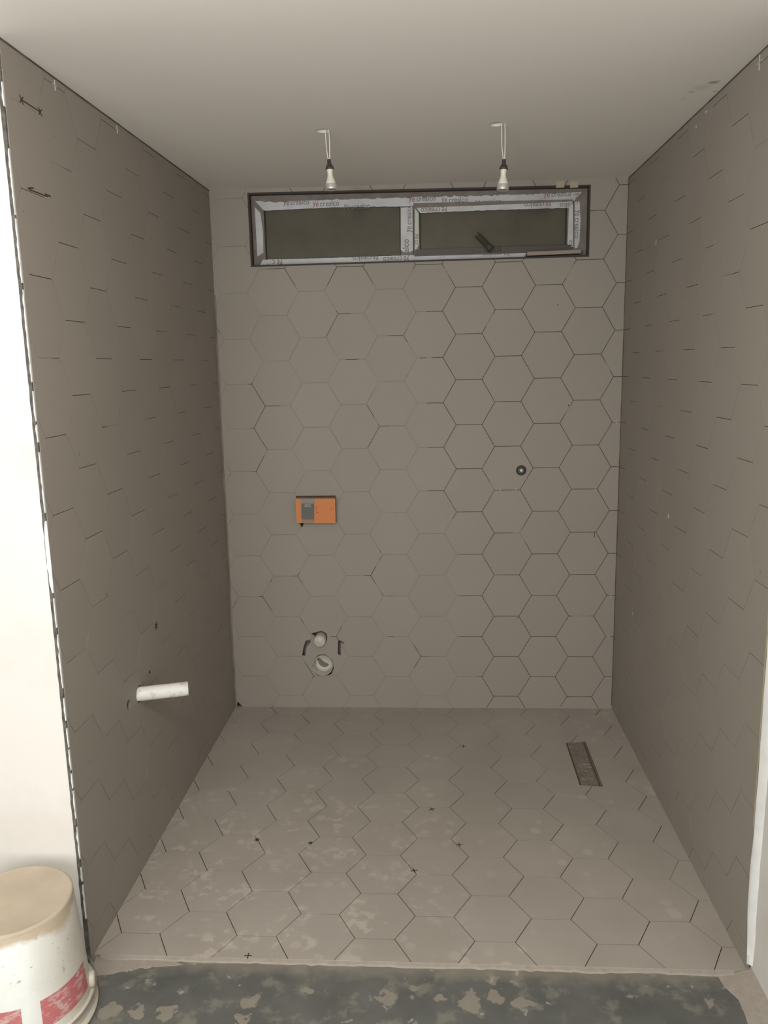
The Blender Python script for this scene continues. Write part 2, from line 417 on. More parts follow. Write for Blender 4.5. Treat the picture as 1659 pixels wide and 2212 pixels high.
# drain pocket
bm = bmesh.new()
dp = [(u, v) for u, v in DRAIN]
v_t = [bm.verts.new((u, v, -0.001)) for u, v in dp]; v_b = [bm.verts.new((u * 1 + 0.0, v, -0.0075)) for u, v in dp]
for i in range(4): bm.faces.new((v_t[i], v_t[(i + 1) % 4], v_b[(i + 1) % 4], v_b[i]))
bm.faces.new(v_b); norm(bm)
m = mat('drain_bed', (0.18, 0.16, 0.13), 0.9); t = NT(m)
t.color(t.mix(t.ramp(t.noise(22, 4), 0.35, 0.65), (0.185, 0.163, 0.132), (0.26, 0.232, 0.195))); M['drain'] = m
M['drain_edge'] = mat('drain_flange_edge', (0.10, 0.085, 0.068), 0.8)
pan = empty('shower_drain', (0.29, -0.565, -0.013))
tag(pan, 'narrow drain channel in the floor tiles near the right wall, full of mortar', 'drain')
o = obj('channel_bed', bm, M['drain'], pan); o.location = -Vector((0.29, -0.565, -0.013))
for s_, nm in ((0, 'l'), (1, 'r')):
    bm = bmesh.new(); top_p, bot_p = ((0.249, -0.375), (0.246, -0.765)) if s_ == 0 else ((0.330, -0.365), (0.3265, -0.770))
    q = []
    for i in range(17):
        tt = i / 16; x = top_p[0] + (bot_p[0] - top_p[0]) * tt + 0.0015 * noise.noise(Vector((i * .9, s_, 0))); y = top_p[1] + (bot_p[1] - top_p[1]) * tt
        q.append([bm.verts.new((x - .003, y, -.0076)), bm.verts.new((x - .003, y, -.0052)), bm.verts.new((x + .0035, y, -.0052)), bm.verts.new((x + .0035, y, -.0076))])
    for a, b in zip(q, q[1:]):
        for k in range(3): bm.faces.new((a[k], a[k + 1], b[k + 1], b[k]))
    norm(bm); o = obj('channel_rail', bm, M['drain_edge'], pan); o.location = -Vector((0.29, -0.565, -0.013))
bm = bmesh.new()
for k in range(26):
    x = random.uniform(.265, .318); y = random.uniform(-.74, -.40); r = random.uniform(.004, .012)
    lathe(bm, [(r, -.0072), (r * .7, -.0072 + r * .25), (0, -.0072 + r * .35)], Matrix.Translation((x, y, 0)), 7)
norm(bm); o = obj('mortar_crumbs', bm, M['drain'], pan); o['kind'] = 'stuff'; o.location = -Vector((0.29, -0.565, -0.013))

# ------------------------------------------------------------------ back wall with the window opening and the plumbing cut-outs
WIN = quad((-1.218, 2.232), (0.368, 2.2335), (0.368, 2.548), (-1.218, 2.566))
PLATE = rect(-1.048, 0.990, -0.850, 1.125)
STUB, SOIL, VALVE = (-0.953, 0.371), (-0.9455, 0.2315), (0.067, 1.239)
stub_hole = [(-0.987, .365), (-.965, .345), (-.93, .35), (-.917, .375), (-.919, .405), (-.945, .420), (-.975, .412)]
spike = quad((-1.002, .405), (-.975, .385), (-.965, .415))
soil_hole = [(-1.003, .228), (-.985, .188), (-.972, .176), (-.918, .176), (-.902, .183), (-.888, .215), (-.895, .262), (-.93, .292), (-.965, .290), (-.99, .265)]
slotL = [quad((-1.051, .285), (-1.036, .283), (-1.026, .330), (-1.043, .330)), quad((-1.043, .330), (-1.026, .330), (-1.010, .352), (-1.030, .366)), quad((-1.030, .366), (-1.010, .352), (-1.004, .357), (-1.005, .372))]
slotR = [quad((-.865, .292), (-.850, .287), (-.845, .360), (-.862, .362)), quad((-.862, .362), (-.845, .360), (-.829, .350), (-.858, .373))]
slotR[1] = quad((-.861, .3595), (-.831, .349), (-.829, .354), (-.857, .371))
tri = quad((-1.415, .0), (-1.380, .004), (-1.385, .024)); tri2 = quad((-1.415, -.01), (-1.38, 0.0), (-1.405, .030))
chip1 = quad((-1.037, .990), (-1.012, .990), (-1.025, .963))
# tiles lie in front of the plumbing: leave the real openings
bk_holes = [quad(*WIN), PLATE, quad(*stub_hole) if parea(stub_hole) > 0 else stub_hole[::-1], spike,
            soil_hole if parea(soil_hole) > 0 else soil_hole[::-1]] + slotL + slotR + [circ(VALVE[0], VALVE[1], .0255), chip1, tri2]
def fillb(u, v):
    n1 = noise.noise(Vector((u * 4, v * 4, 0.3))); lim = -0.40 + 0.05 * n1 + (0.16 if v < 1.05 else 0)
    if v > 2.15: lim = -1.15
    if u < lim: return n1 + 0.6 * noise.noise(Vector((u * 11, v * 11, 4))) > -0.42
    return noise.noise(Vector((u * 9, v * 9, 7))) > 0.46
wall_back = struct(tiling('wall_back', quad((-1.44, -.02), (0.56, -.02), (0.56, 2.60), (-1.44, 2.60)),
    centres(0.0, 2.11264, 0.0), f_back, M['tile'], bk_holes, gap=0.0030, recess=0.003, fill=fillb))
bm = bmesh.new()                                     # hollow masonry behind the tiles, seen only through the cut-outs
sub = [rect(-1.6, -.2, .75, 2.75)]
sub = subtract(sub, rect(-1.24, 2.21, .39, 2.585))
for pc in sub: prism(bm, pc, f_back, 0.072, 0.20)
norm(bm); obj('masonry', bm, M['cavity'], wall_back)
# grime smear above the window
bm = bmesh.new()
def dot(bm, fn, u, v, r, d=-0.0009, n=8, sy=1.0):
    ph = random.random() * 6
    pl = [(u + r * random.uniform(.7, 1.15) * math.cos(2 * math.pi * i / n + ph), v + sy * r * random.uniform(.7, 1.15) * math.sin(2 * math.pi * i / n + ph)) for i in range(n)]
    prism(bm, pl, fn, d, 0.0)
for u, v, r in ((.29, 1.55, .004), (.23, 2.02, .003), (-.43, 1.99, .002)): dot(bm, f_back, u, v, r)
norm(bm); obj('dirt_spot', bm, M['marker'], wall_back)

# ------------------------------------------------------------------ side walls
LHOLE = (-1.380, 0.628)
PIPE = (-1.282, 0.626)
pipe_hole = circ(PIPE[0], PIPE[1], .0295, 20, .031)
wall_left = struct(tiling('wall_left', quad((YF + .004, -.012), (0.012, -.012), (0.012, ZC + .03), (YF + .004, ZC + .03)),
    centres(-1.71956, 1.79867, 0.5), f_left, M['tile'], [circ(LHOLE[0], LHOLE[1], .017, 16, .019), pipe_hole], gap=0.0019, side=2,
    fill=lambda u, v: noise.noise(Vector((u * 3.5, v * 3.5, 9))) > (0.12 if v < 1.0 else 0.34)))
wall_right = struct(tiling('wall_right', quad((-1.785, -.012), (0.012, -.012), (0.012, ZC + .03), (-1.785, ZC + .03)),
    centres(-0.0517, 1.79021, 0.0, -1), f_right, M['tile'], [], gap=0.0019, side=2,
    fill=lambda u, v: noise.noise(Vector((u * 3.5, v * 3.5, 15))) > (0.08 if v < 1.0 else 0.34)))
bm = bmesh.new(); box(bm, (XL - .30, YF + .03, -.1), (XL - .06, .1, ZC + .1)); norm(bm); obj('masonry', bm, M['cavity'], wall_left)
bm = bmesh.new(); lathe(bm, [(.020, -.065), (.020, -.009), (.0165, -.0085)], Matrix.Translation((XL, LHOLE[0], LHOLE[1])) @ AX['x+'], 20); norm(bm)
obj('drilled_hole', bm, M['joint'], wall_left)
# adhesive edge of the left wall tiles
bm = bmesh.new(); prev = None
for i in range(261):
    z = -0.012 + (ZC + .02) * i / 260; j1 = 0.0025 * noise.noise(Vector((z * 22, 0, 0))); j2 = 0.0025 * noise.noise(Vector((z * 30, 7, 0)))
    ring = [bm.verts.new(p) for p in ((XL - .0135 + j2 * .6, YF + .03, z), (XL - .0135 + j2 * .6, YF - .002, z), (XL - .0035 + j1 * .5, YF - .002, z), (XL - .003 + j1 * .5, YF + .004, z), (XL - .008, YF + .006, z))]
    if prev:
        for k in range(4): bm.faces.new((prev[k], prev[k + 1], ring[k + 1], ring[k]))
    prev = ring
norm(bm); obj('adhesive_edge', bm, M['adhesive'], wall_left)
bm = bmesh.new()
z = 0.14
while z < 2.47:
    h_ = random.uniform(.04, .12) * (2.0 if 0.78 < z < 1.45 or 1.6 < z < 2.3 else 1)
    if random.random() < .86:
        n_ = max(5, int(h_ / .004)); big = .0045 if 1.10 < z < 1.24 else .0
        f_ = [(.0015 + .0022 * noise.noise(Vector(((z + h_ * k / n_) * 45, 1, 0))) + big) * math.sin(math.pi * (k + .3) / (n_ + .6)) ** .35 for k in range(n_ + 1)]
        pv = None
        for k in range(n_ + 1):
            zz = z + h_ * k / n_
            r_ = [bm.verts.new((XL - .0028 - max(.0002, f_[k]) * 1.5, YF - .0034, zz)), bm.verts.new((XL - .0022 + .4 * f_[k], YF - .0034, zz)), bm.verts.new((XL - .002, YF + .003, zz))]
            if pv:
                for q in range(2): bm.faces.new((pv[q], pv[q + 1], r_[q + 1], r_[q]))
            pv = r_
    z += h_ + random.uniform(.004, .03)
norm(bm); obj('tile_edge_chip', bm, M['chip'], wall_left)
bm = bmesh.new()  # dark strip painting in the contact shade and dust at the ceiling line
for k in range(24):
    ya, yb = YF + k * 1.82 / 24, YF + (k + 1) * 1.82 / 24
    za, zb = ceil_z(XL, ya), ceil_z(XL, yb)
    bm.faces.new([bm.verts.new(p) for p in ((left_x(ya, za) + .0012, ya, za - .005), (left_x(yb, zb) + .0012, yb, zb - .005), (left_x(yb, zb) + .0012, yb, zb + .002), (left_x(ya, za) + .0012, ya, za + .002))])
norm(bm); obj('ceiling_joint_shade', bm, M['joint'], wall_left)
bm = bmesh.new()  # same painted shade on the right wall, plus the dark back corner line
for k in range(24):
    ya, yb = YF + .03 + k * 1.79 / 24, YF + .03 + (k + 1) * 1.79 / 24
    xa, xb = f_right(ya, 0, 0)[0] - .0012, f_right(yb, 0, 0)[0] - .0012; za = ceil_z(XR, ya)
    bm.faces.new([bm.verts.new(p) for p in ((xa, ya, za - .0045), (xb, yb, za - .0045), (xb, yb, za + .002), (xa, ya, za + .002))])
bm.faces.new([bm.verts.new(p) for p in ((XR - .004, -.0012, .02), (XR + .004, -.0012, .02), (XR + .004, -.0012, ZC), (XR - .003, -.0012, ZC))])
norm(bm); obj('ceiling_joint_shade', bm, M['joint'], wall_right)
bm = bmesh.new(); pv = None                            # grout smeared into the back left corner
for k in range(150):
    z = .02 + k * .014; w1 = .014 + .010 * noise.noise(Vector((z * 7, 0, 2))) + .005 * noise.noise(Vector((z * 33, 0, 5)))
    w2 = .006 + .005 * noise.noise(Vector((z * 9, 4, 2))); xl = left_x(0, z)
    r_ = [bm.verts.new((xl + .0003, -w1 * 2.2, z)), bm.verts.new((xl + .0022, -.003, z)), bm.verts.new((xl + w2, -.0005, z))]
    if pv:
        for q in range(2): bm.faces.new((pv[q], pv[q + 1], r_[q + 1], r_[q]))
    pv = r_
norm(bm); obj('corner_grout', bm, M['fill'], wall_left, True)
# return wall facing the photographer, left of the niche
bm = bmesh.new(); box(bm, (-3.6, YF, -.05), (XL - .0128, YF + .10, ZC + .05)); norm(bm); struct(obj('wall_front_left', bm, M['white']))
# plastered continuation of the right wall
bm = bmesh.new(); box(bm, (XR + .010, HC - .1, -.05), (XR + .2, -1.790, ZC + .05)); norm(bm)
wfr = struct(obj('wall_front_right', bm, M['grey_plaster']))
def ragged(y_in, y_out, z0, z1, n, sd):
    a = []; b = []
    for i in range(n + 1):
        z = z0 + (z1 - z0) * i / n
        a.append((y_in(z) + .004 * noise.noise(Vector((z * 9, sd, 0))), z)); b.append((y_out(z) + .004 * noise.noise(Vector((z * 13, sd + 3, 0))), z))
    return a, b
def lerp_tab(tab):
    def f(z):
        for (z0, v0), (z1, v1) in zip(tab, tab[1:]):
            if z0 <= z <= z1: return v0 + (v1 - v0) * (z - z0) / (z1 - z0)
        return tab[0][1] if z < tab[0][0] else tab[-1][1]
    return f
yin = lerp_tab([(0, -1.797), (.12, -1.785), (.2, -1.776), (.3, -1.772), (.42, -1.782), (.6, -1.784), (2.6, -1.788)])
yout = lerp_tab([(0, -1.806), (.10, -1.812), (.18, -1.806), (.27, -1.808), (.45, -1.812), (.65, -1.820), (1.0, -1.835), (2.6, -1.85)])
a, b = ragged(yin, yout, 0.02, ZC, 120, 2)
bm = bmesh.new()
va = [[bm.verts.new((XR - .0012 + .0035 * (-y * 0), y, z)) for y, z in a], [bm.verts.new((XR - .0038, -1.7915, z)) for (ya, z), (yb, _) in zip(a, b)], [bm.verts.new((XR + .0125, y, z)) for y, z in b], ]
for v in va[0]: v.co.x = XR - .0038
for r0, r1 in zip(va, va[1:]):
    for i in range(120): bm.faces.new((r0[i], r0[i + 1], r1[i + 1], r1[i]))
norm(bm); obj('white_filler_edge', bm, M['filler'], wfr, smooth=True)
bm = bmesh.new()
prev = None
for i in range(60):
    z = .45 + i * .014; wd = .0025 + .0015 * noise.noise(Vector((z * 20, 0, 4)))
    r_ = [bm.verts.new((XR - .0045, yin(z) + .005 + wd, z)), bm.verts.new((XR - .005, yin(z) - .001, z))]
    if prev: bm.faces.new((prev[0], prev[1], r_[1], r_[0]))
    prev = r_
norm(bm); obj('sealant_bead', bm, M['yellow_edge'], wfr)
# rest of the room behind the camera
bm = bmesh.new(); box(bm, (-3.7, HC - .1, -.05), (-3.6, YF, ZC + .05)); norm(bm); struct(obj('wall_rear_left', bm, M['white']))
bm = bmesh.new()
for pc in subtract([rect(-3.7, -.05, XR + .2, ZC + .05)], rect(-2.2, .30, 0.0, 2.30)): prism(bm, pc, lambda u, v, d: (u, HC - d, v), 0, .15)
norm(bm); struct(obj('wall_rear', bm, M['white']))
win2 = struct(empty('added_window_2', (-1.1, HC, .30)))  # unseen window, added to house the light from behind
bm = bmesh.new()
for r_ in ((-2.2, .30, -2.14, 2.30), (-.06, .30, 0, 2.30), (-2.14, .30, -.06, .36), (-2.14, 2.24, -.06, 2.30), (-1.13, .36, -1.07, 2.24)):
    box(bm, (r_[0] + 1.1, -.10, r_[1] - .30), (r_[2] + 1.1, -.04, r_[3] - .30))
norm(bm); obj('frame', bm, M['alu'], win2)
cl = empty('added_pendant', LAMP); tag(cl, 'added unseen pendant lamp that fills the front room with light, above the photographer', 'lamp')
bm = bmesh.new(); lathe(bm, [(.035, .096), (.035, .13), (.012, .15), (.004, .16), (.004, ZC - LAMP[2] - .02), (.05, ZC - LAMP[2] - .02), (.05, ZC - LAMP[2])], Matrix(), 32); norm(bm); obj('cord_and_rose', bm, M['white'], cl)
ld = bpy.data.lights.new('added_pendant_light', 'POINT'); ld.shadow_soft_size = .10; ld.energy = LAMP_W; ld.color = (1.0, 0.97, 0.91)  # added fill light of the unseen pendant
lo = bpy.data.objects.new('added_pendant_light', ld); C.objects.link(lo); lo.parent = cl
# ceiling: gently uneven slab
bm = bmesh.new()
xs = [-3.7] + [XL - .06 + i * (XR - XL + .12) / 8 for i in range(9)] + [XR + .3]; yy = [HC - .1, -4, -2.5, -1.9] + [-1.82 + i * 1.84 / 8 for i in range(9)] + [.12]
HOLES = [(-0.737, -0.905), (-0.128, -0.905)]
g_ = [[bm.verts.new((x, y, ceil_z(x, y))) for y in yy] for x in xs]
bm.free()
bm = bmesh.new()
cells = []
for i in range(len(xs) - 1):
    for j in range(len(yy) - 1):
        cs_ = [rect(xs[i], yy[j], xs[i + 1], yy[j + 1])]
        for hx_, hy_ in HOLES: cs_ = subtract(cs_, circ(hx_, hy_, .0265, 20))
        for pc in cs_: bm.faces.new([bm.verts.new((u, v, ceil_z(u, v))) for u, v in pc])
bmesh.ops.remove_doubles(bm, verts=bm.verts[:], dist=1e-5)
bmesh.ops.recalc_face_normals(bm, faces=bm.faces[:])
ceiling = struct(obj('ceiling', bm, M['ceiling']))
bm = bmesh.new(); box(bm, (-3.8, HC - .2, ZC + .09), (XR + .4, .3, ZC + .14)); norm(bm); obj('slab_above', bm, M['cavity'], ceiling)
for hx_, hy_ in HOLES:
    bm = bmesh.new(); zc_ = ceil_z(hx_, hy_); lathe(bm, [(.0265, 0), (.0265, .012), (.030, .0125), (.033, .05)], Matrix.Translation((hx_, hy_, zc_)), 24)
    norm(bm); obj('downlight_cutout', bm, M['ceiling'], ceiling)

# ------------------------------------------------------------------ pixel to plane (used for measured positions only)
RM = __import__('mathutils').Euler(EUL, 'XYZ').to_matrix()
def onY(u, v, y):
    d = RM @ Vector(((u - 829.5) / FPX, -(v - 1106) / FPX, -1)); t_ = (y - CAM.y) / d.y; p = CAM + d * t_
    return (p.x, p.z)

# ------------------------------------------------------------------ window_1
W1 = struct(empty('window_1', (-0.425, 0.05, 2.232)))
W0 = Vector((-0.425, 0.05, 2.232))
def wobj(name, bm, m, parent=W1, smooth=False):
    norm(bm); o = obj(name, bm, m, parent, smooth)
    if parent is W1: o.location = -W0
    return o
fy = lambda y: (lambda u, v, d: (u, y + d, v))
def Q(y, *px): return quad(*[onY(u, v, y) for u, v in px])
YR = 0.05                                             # face of the outer frame
# reveal lining: dark gap line, then dirty rebate
bm = bmesh.new()
wv = [(-1.218, 2.232), (0.368, 2.2335), (0.368, 2.548), (-1.218, 2.566)]
def inset(p, d): cx = sum(q[0] for q in p) / 4; cz = sum(q[1] for q in p) / 4; return [(x + (d if x < cx else -d), z + (d if z < cz else -d)) for x, z in p]
def ringf(bm, p0, y0, p1, y1, mi=0):
    a = [bm.verts.new((x, y0, z)) for x, z in p0]; b = [bm.verts.new((x, y1, z)) for x, z in p1]
    for i in range(4): f = bm.faces.new((a[i], a[(i + 1) % 4], b[(i + 1) % 4], b[i])); f.material_index = mi
ringf(bm, wv, 0.0, inset(wv, 0.0), 0.10)
wobj('reveal', bm, M['mortar'])
bm = bmesh.new()
ringf(bm, inset(wv, -.0005), -.002, inset(wv, .0075), -.002); ringf(bm, inset(wv, .0075), -.002, inset(wv, .0085), 0.012); ringf(bm, inset(wv, -.0005), .0, inset(wv, -.0005), -.002)
wobj('edge_gasket', bm, M['alu_dark'])
# outer frame
bm = bmesh.new()
inner = [onY(566, 562, YR), onY(1240, 540, YR), onY(1240, 432, YR), onY(566, 453, YR)]
inner = [(-1.156, 2.262), (0.300, 2.262), (0.300, 2.497), (-1.156, 2.512)]
IN = inner
ow = inset(wv, .004)
a = [bm.verts.new((x, YR, z)) for x, z in ow]; b = [bm.verts.new((x, YR, z)) for x, z in IN]; c_ = [bm.verts.new((x, YR + .05, z)) for x, z in IN]; d_ = [bm.verts.new((x, YR + .05, z)) for x, z in ow]
for i in range(4):
    j = (i + 1) % 4; bm.faces.new((a[i], a[j], b[j], b[i])); bm.faces.new((b[i], b[j], c_[j], c_[i])); bm.faces.new((c_[i], c_[j], d_[j], d_[i])); bm.faces.new((a[i], a[j], d_[j], d_[i]))
frame = wobj('frame', bm, M['alu'])
MX0, MX1 = onY(865, 500, YR)[0], onY(893, 500, YR)[0]
bm = bmesh.new(); box(bm, (MX0, YR + .002, 2.258), (MX1, YR + .05, 2.506)); wobj('mullion', bm, M['alu'])
# panes
bm = bmesh.new(); box(bm, (-1.165, YR + .022, 2.25), (MX0 + .004, YR + .028, 2.515)); wobj('pane', bm, M['glass'])
bm = bmesh.new(); box(bm, (MX1 + .02, YR + .016, 2.27), (.285, YR + .022, 2.495)); wobj('pane', bm, M['glass'])
# gaskets round the fixed pane
bm = bmesh.new()
def rring(bm, x0, z0, x1, z1, w_, y0, y1, zt=None):
    zt = zt or (z1, z1)
    o4 = [(x0, z0), (x1, z0), (x1, zt[1]), (x0, zt[0])]; i4 = [(x0 + w_, z0 + w_), (x1 - w_, z0 + w_), (x1 - w_, zt[1] - w_), (x0 + w_, zt[0] - w_)]
    aa = [bm.verts.new((x, y0, z)) for x, z in o4]; bb = [bm.verts.new((x, y0, z)) for x, z in i4]; cc = [bm.verts.new((x, y1, z)) for x, z in i4]; dd_ = [bm.verts.new((x, y1, z)) for x, z in o4]
    for i in range(4):
        j = (i + 1) % 4; bm.faces.new((aa[i], aa[j], bb[j], bb[i])); bm.faces.new((bb[i], bb[j], cc[j], cc[i])); bm.faces.new((aa[i], aa[j], dd_[j], dd_[i]))
rring(bm, -1.158, 2.260, MX0 + .001, 2.512, .006, YR + .012, YR + .024, (2.514, 2.506)); wobj('gasket', bm, M['alu_dark'])
# sash
SX0, SX1, SZ0, SZ1 = MX1 + .002, .298, 2.264, 2.500
bm = bmesh.new(); rring(bm, SX0, SZ0, SX1, SZ1, .026, YR - .006, YR + .03, (2.503, 2.496)); wobj('sash', bm, M['alu'])
bm = bmesh.new(); box(bm, (SX0 + .004, YR - .0085, SZ0 + .002), (SX1 - .004, YR - .006, SZ0 + .030)); wobj('bottom_rail', bm, M['alu_bare'])
bm = bmesh.new(); rring(bm, SX0 + .025, SZ0 + .025, SX1 - .025, 2.47, .005, YR - .004, YR + .016, (2.478, 2.471)); wobj('gasket', bm, M['alu_dark'])
bm = bmesh.new(); rring(bm, SX0 - .004, SZ0 - .004, SX1 + .004, 2.502, .004, YR - .001, YR + .02, (2.507, 2.500)); wobj('gasket', bm, M['alu_dark'])

# protective film strips (ragged where torn) and their printing
def strip(name_y, top_px, bot_px, rag_top=0, rag_bot=0, m='film', seed=0, n=60):
    """strip between two pixel polylines measured on the frame plane"""
    def samp(poly, t_):
        x0, x1 = poly[0][0], poly[-1][0]; x = x0 + (x1 - x0) * t_
        for (xa, ya), (xb, yb) in zip(poly, poly[1:]):
            if xa <= x <= xb or xb <= x <= xa: return x, ya + (yb - ya) * (x - xa) / (xb - xa)
        return poly[-1]
    bm = bmesh.new(); prev = None
    for i in range(n + 1):
        t_ = i / n; xt, yt = samp(top_px, t_); xb, yb = samp(bot_px, t_)
        yt += rag_top * (noise.noise(Vector((xt * .09, seed, 0))) + .5 * noise.noise(Vector((xt * .33, seed, 3)))); yb += rag_bot * (noise.noise(Vector((xb * .08, seed, 5))) + .5 * noise.noise(Vector((xb * .35, seed, 8))))
        p, q = onY(xt, yt, name_y), onY(xb, yb, name_y)
        r_ = [bm.verts.new((p[0], name_y, p[1])), bm.verts.new((q[0], name_y, q[1])), bm.verts.new((p[0], name_y + .0004, p[1])), bm.verts.new((q[0], name_y + .0004, q[1]))]
        if prev: bm.faces.new((prev[0], r_[0], r_[1], prev[1])); bm.faces.new((prev[2], prev[3], r_[3], r_[2]))
        prev = r_
    return wobj('protective_film', bm, M[m])
def vstrip(y, pxs, m='film'):
    bm = bmesh.new(); prism(bm, Q(y, *pxs), fy(y), 0, .0004); return wobj('protective_film', bm, M[m])
Y1 = YR - .0012
f_top = strip(Y1, [(551, 434), (600, 437), (640, 434), (900, 426), (1000, 424), (1100, 421), (1257, 415)], [(570, 455), (720, 448), (868, 446), (1000, 441), (1180, 433), (1240, 434)], 4.0, 1.2, seed=1, n=120)
f_left = vstrip(Y1, [(550, 447), (562, 459), (568, 500), (569, 546), (556, 554), (553, 500)])
f_bot = strip(Y1, [(568, 561), (720, 557), (865, 552), (1140, 543)], [(562, 572), (700, 570), (860, 567), (1130, 556)], .8, 4.0, seed=4, n=110)
f_mul = vstrip(YR + .0005, [(866, 449), (891, 447), (892, 541), (885, 545), (872, 545), (866, 540)])
f_rgt = vstrip(Y1, [(1242, 436), (1252, 434), (1254, 470), (1252, 520), (1247, 536), (1241, 536)])
Y2 = YR - .0072
f_st = strip(Y2, [(900, 449), (1060, 443), (1237, 435)], [(908, 460), (1060, 454), (1229, 449)], .3, 1.2, seed=9, n=60)
f_sr = vstrip(Y2, [(1238, 438), (1229, 448), (1226, 526), (1232, 533), (1238, 533)])
f_sl = vstrip(Y2, [(896, 450), (904, 461), (905, 528), (900, 538), (896, 545)], 'film_green')

def text_mesh(body, w_px, anchor_px, y, ang=0.0, flip=False, h_scale=1.0, crop=None):
    """printing: text converted to a mesh, laid on the plane y"""
    cu = bpy.data.curves.new('t', 'FONT'); cu.body = body; cu.size = 1.0; cu.offset = 0.004
    to = bpy.data.objects.new('t', cu); C.objects.link(to)
    bpy.context.view_layer.update()
    me = bpy.data.meshes.new_from_object(to.evaluated_get(bpy.context.evaluated_depsgraph_get()))
    bpy.data.objects.remove(to); return me
def lettering(parent, cx_px, cy_px, width_px, y, ang=0.0, emblem=True, clipz=None, body='crealco'):
    me = text_mesh(body, 0, 0, y); bm = bmesh.new(); bm.from_mesh(me)
    x0 = min(v.co.x for v in bm.verts); x1 = max(v.co.x for v in bm.verts)
    for v in bm.verts: v.co.x -= x0
    W_ = x1 - x0; n_text = len(bm.faces)
    if emblem:                                       # two small curled marks before the word
        for k, (ch, mi_, ox, scx) in enumerate((('y', 1, -1.14, 1.0), ('e', 1, -.66, .9))):
            m2 = text_mesh(ch, 0, 0, y); b2 = bmesh.new(); b2.from_mesh(m2); xm = min(v.co.x for v in b2.verts)
            vm = {v: bm.verts.new(((v.co.x - xm) * scx + ox + .10 * v.co.y, v.co.y * 1.18 + (.10 if k == 0 else -.03), 0)) for v in b2.verts}
            for f in b2.faces: bm.faces.new([vm[v] for v in f.verts]).material_index = mi_
            b2.free(); bpy.data.meshes.remove(m2)
    fx0 = -1.14 if emblem else 0.0; tot = W_ - fx0
    px_m = 3.97 / FPX; sc = width_px * px_m / tot
    c0 = onY(cx_px, cy_px, y); ca, sa = math.cos(ang), math.sin(ang)
    for v in bm.verts:
        lx = (v.co.x - fx0 - tot / 2) * sc; lz = (v.co.y - .26) * sc * 1.12
        v.co = Vector((c0[0] + lx * ca - lz * sa, y - .0006, c0[1] + lx * sa + lz * ca))
    if clipz:                                        # the print stops at the strip's edge
        for axis, lim, sgn in clipz:
            geom = bm.verts[:] + bm.edges[:] + bm.faces[:]
            pc = [0, 0, 0]; pc[axis] = lim; pn = [0, 0, 0]; pn[axis] = sgn
            bmesh.ops.bisect_plane(bm, geom=geom, plane_co=pc, plane_no=pn, clear_outer=True)
    return obj('lettering', bm, [M['print'], M['print_red'], M['print_brown']], parent)
tl = 0.016                                          # reading direction of the strips follows the wall's slight tilt
for cx_, cy_ in ((640, 438), (704, 441), (771, 447), (912, 430), (982, 433), (1054, 437), (1204, 420)): lettering(f_top, cx_, cy_, 54, Y1, 0.01)
for cx_, cy_ in ((790, 557), (856, 559), (1072, 547)): lettering(f_bot, cx_, cy_, 54, Y1, math.pi + .02)
lettering(f_bot, 600, 566, 22, Y1, math.pi + .02, True, None, 'c')
lettering(f_mul, 884, 472, 54, YR + .0005, math.pi / 2)
lettering(f_mul, 878, 531, 26, YR + .0005, math.pi / 2, False, None, 'alco')
for cx_, cy_ in ((938, 453), (1162, 441)): lettering(f_st, cx_, cy_, 54, Y2, math.pi + .012)
lettering(f_st, 1220, 443, 20, Y2, math.pi + .01, False, None, 'alco')
lettering(f_rgt, 1246, 484, 54, Y1, -math.pi / 2)
lettering(f_rgt, 1248, 428, 20, Y1, -math.pi / 2 + .3, True, None, 'c')
lettering(f_sr, 1233, 526, 12, Y2, -math.pi / 2, False, None, 'co')
lettering(f_sl, 900, 517, 22, Y2, math.pi / 2 + math.pi, True, None, 'cr')
# handle
hb = onY(1062, 541, YR - .02); ht = onY(1028, 506, YR - .05)
bm = bmesh.new(); box(bm, (hb[0] - .033, YR - .020, hb[1] - .004), (hb[0] + .042, YR - .006, hb[1] + .016))
o = wobj('handle_base', bm, M['handle'])
bm = bmesh.new()
a_, b_ = Vector((hb[0], YR - .026, hb[1])), Vector((ht[0], YR - .060, ht[1])); d = (b_ - a_).normalized(); s1 = d.cross(Vector((0, 1, 0))).normalized()
ra = []
for t_, w_, th in ((0, .014, .012), (.12, .016, .012), (.25, .012, .009), (.9, .0125, .008), (1, .009, .005)):
    c0 = a_ + (b_ - a_) * t_; ra.append([bm.verts.new(c0 + s1 * sx * w_ + Vector((0, sy * th, 0))) for sx, sy in ((-1, -.6), (-.6, -1), (.6, -1), (1, -.6), (1, 1), (-1, 1))])
for p, q in zip(ra, ra[1:]):
    for k in range(6): bm.faces.new((p[k], p[(k + 1) % 6], q[(k + 1) % 6], q[k]))
bm.faces.new(ra[0]); bm.faces.new(ra[-1]); wobj('handle', bm, M['handle'])
bm = bmesh.new(); box(bm, (-1.6, .55, 1.6), (.8, .6, 3.2)); norm(bm); struct(obj('wall_outside', bm, M['outside']))
# packing strip and tape
bm = bmesh.new(); prism(bm, Q(-.004, (1139, 544), (1255, 539), (1255, 547), (1139, 552)), fy(-.004), 0, .052); norm(bm)
tag(obj('packing_strip', bm, M['strip_pinkish']), 'short taupe packing strip lying along the bottom right of the window frame', 'strip')
for cx_, lb in ((1210, 'left one of two beige tape squares above the window by the ceiling'), (1240, 'right one of two beige tape squares above the window by the ceiling')):
    bm = bmesh.new()
    prism(bm, Q(-.003, (cx_ - 8.5, 392), (cx_ + 8.5, 391), (cx_ + 9, 405), (cx_ - 8.5, 406)), fy(-.003), 0, .0012); norm(bm)
    tag(obj('masking_tape', bm, M['tape']), lb, 'tape', 'tape squares above the window')

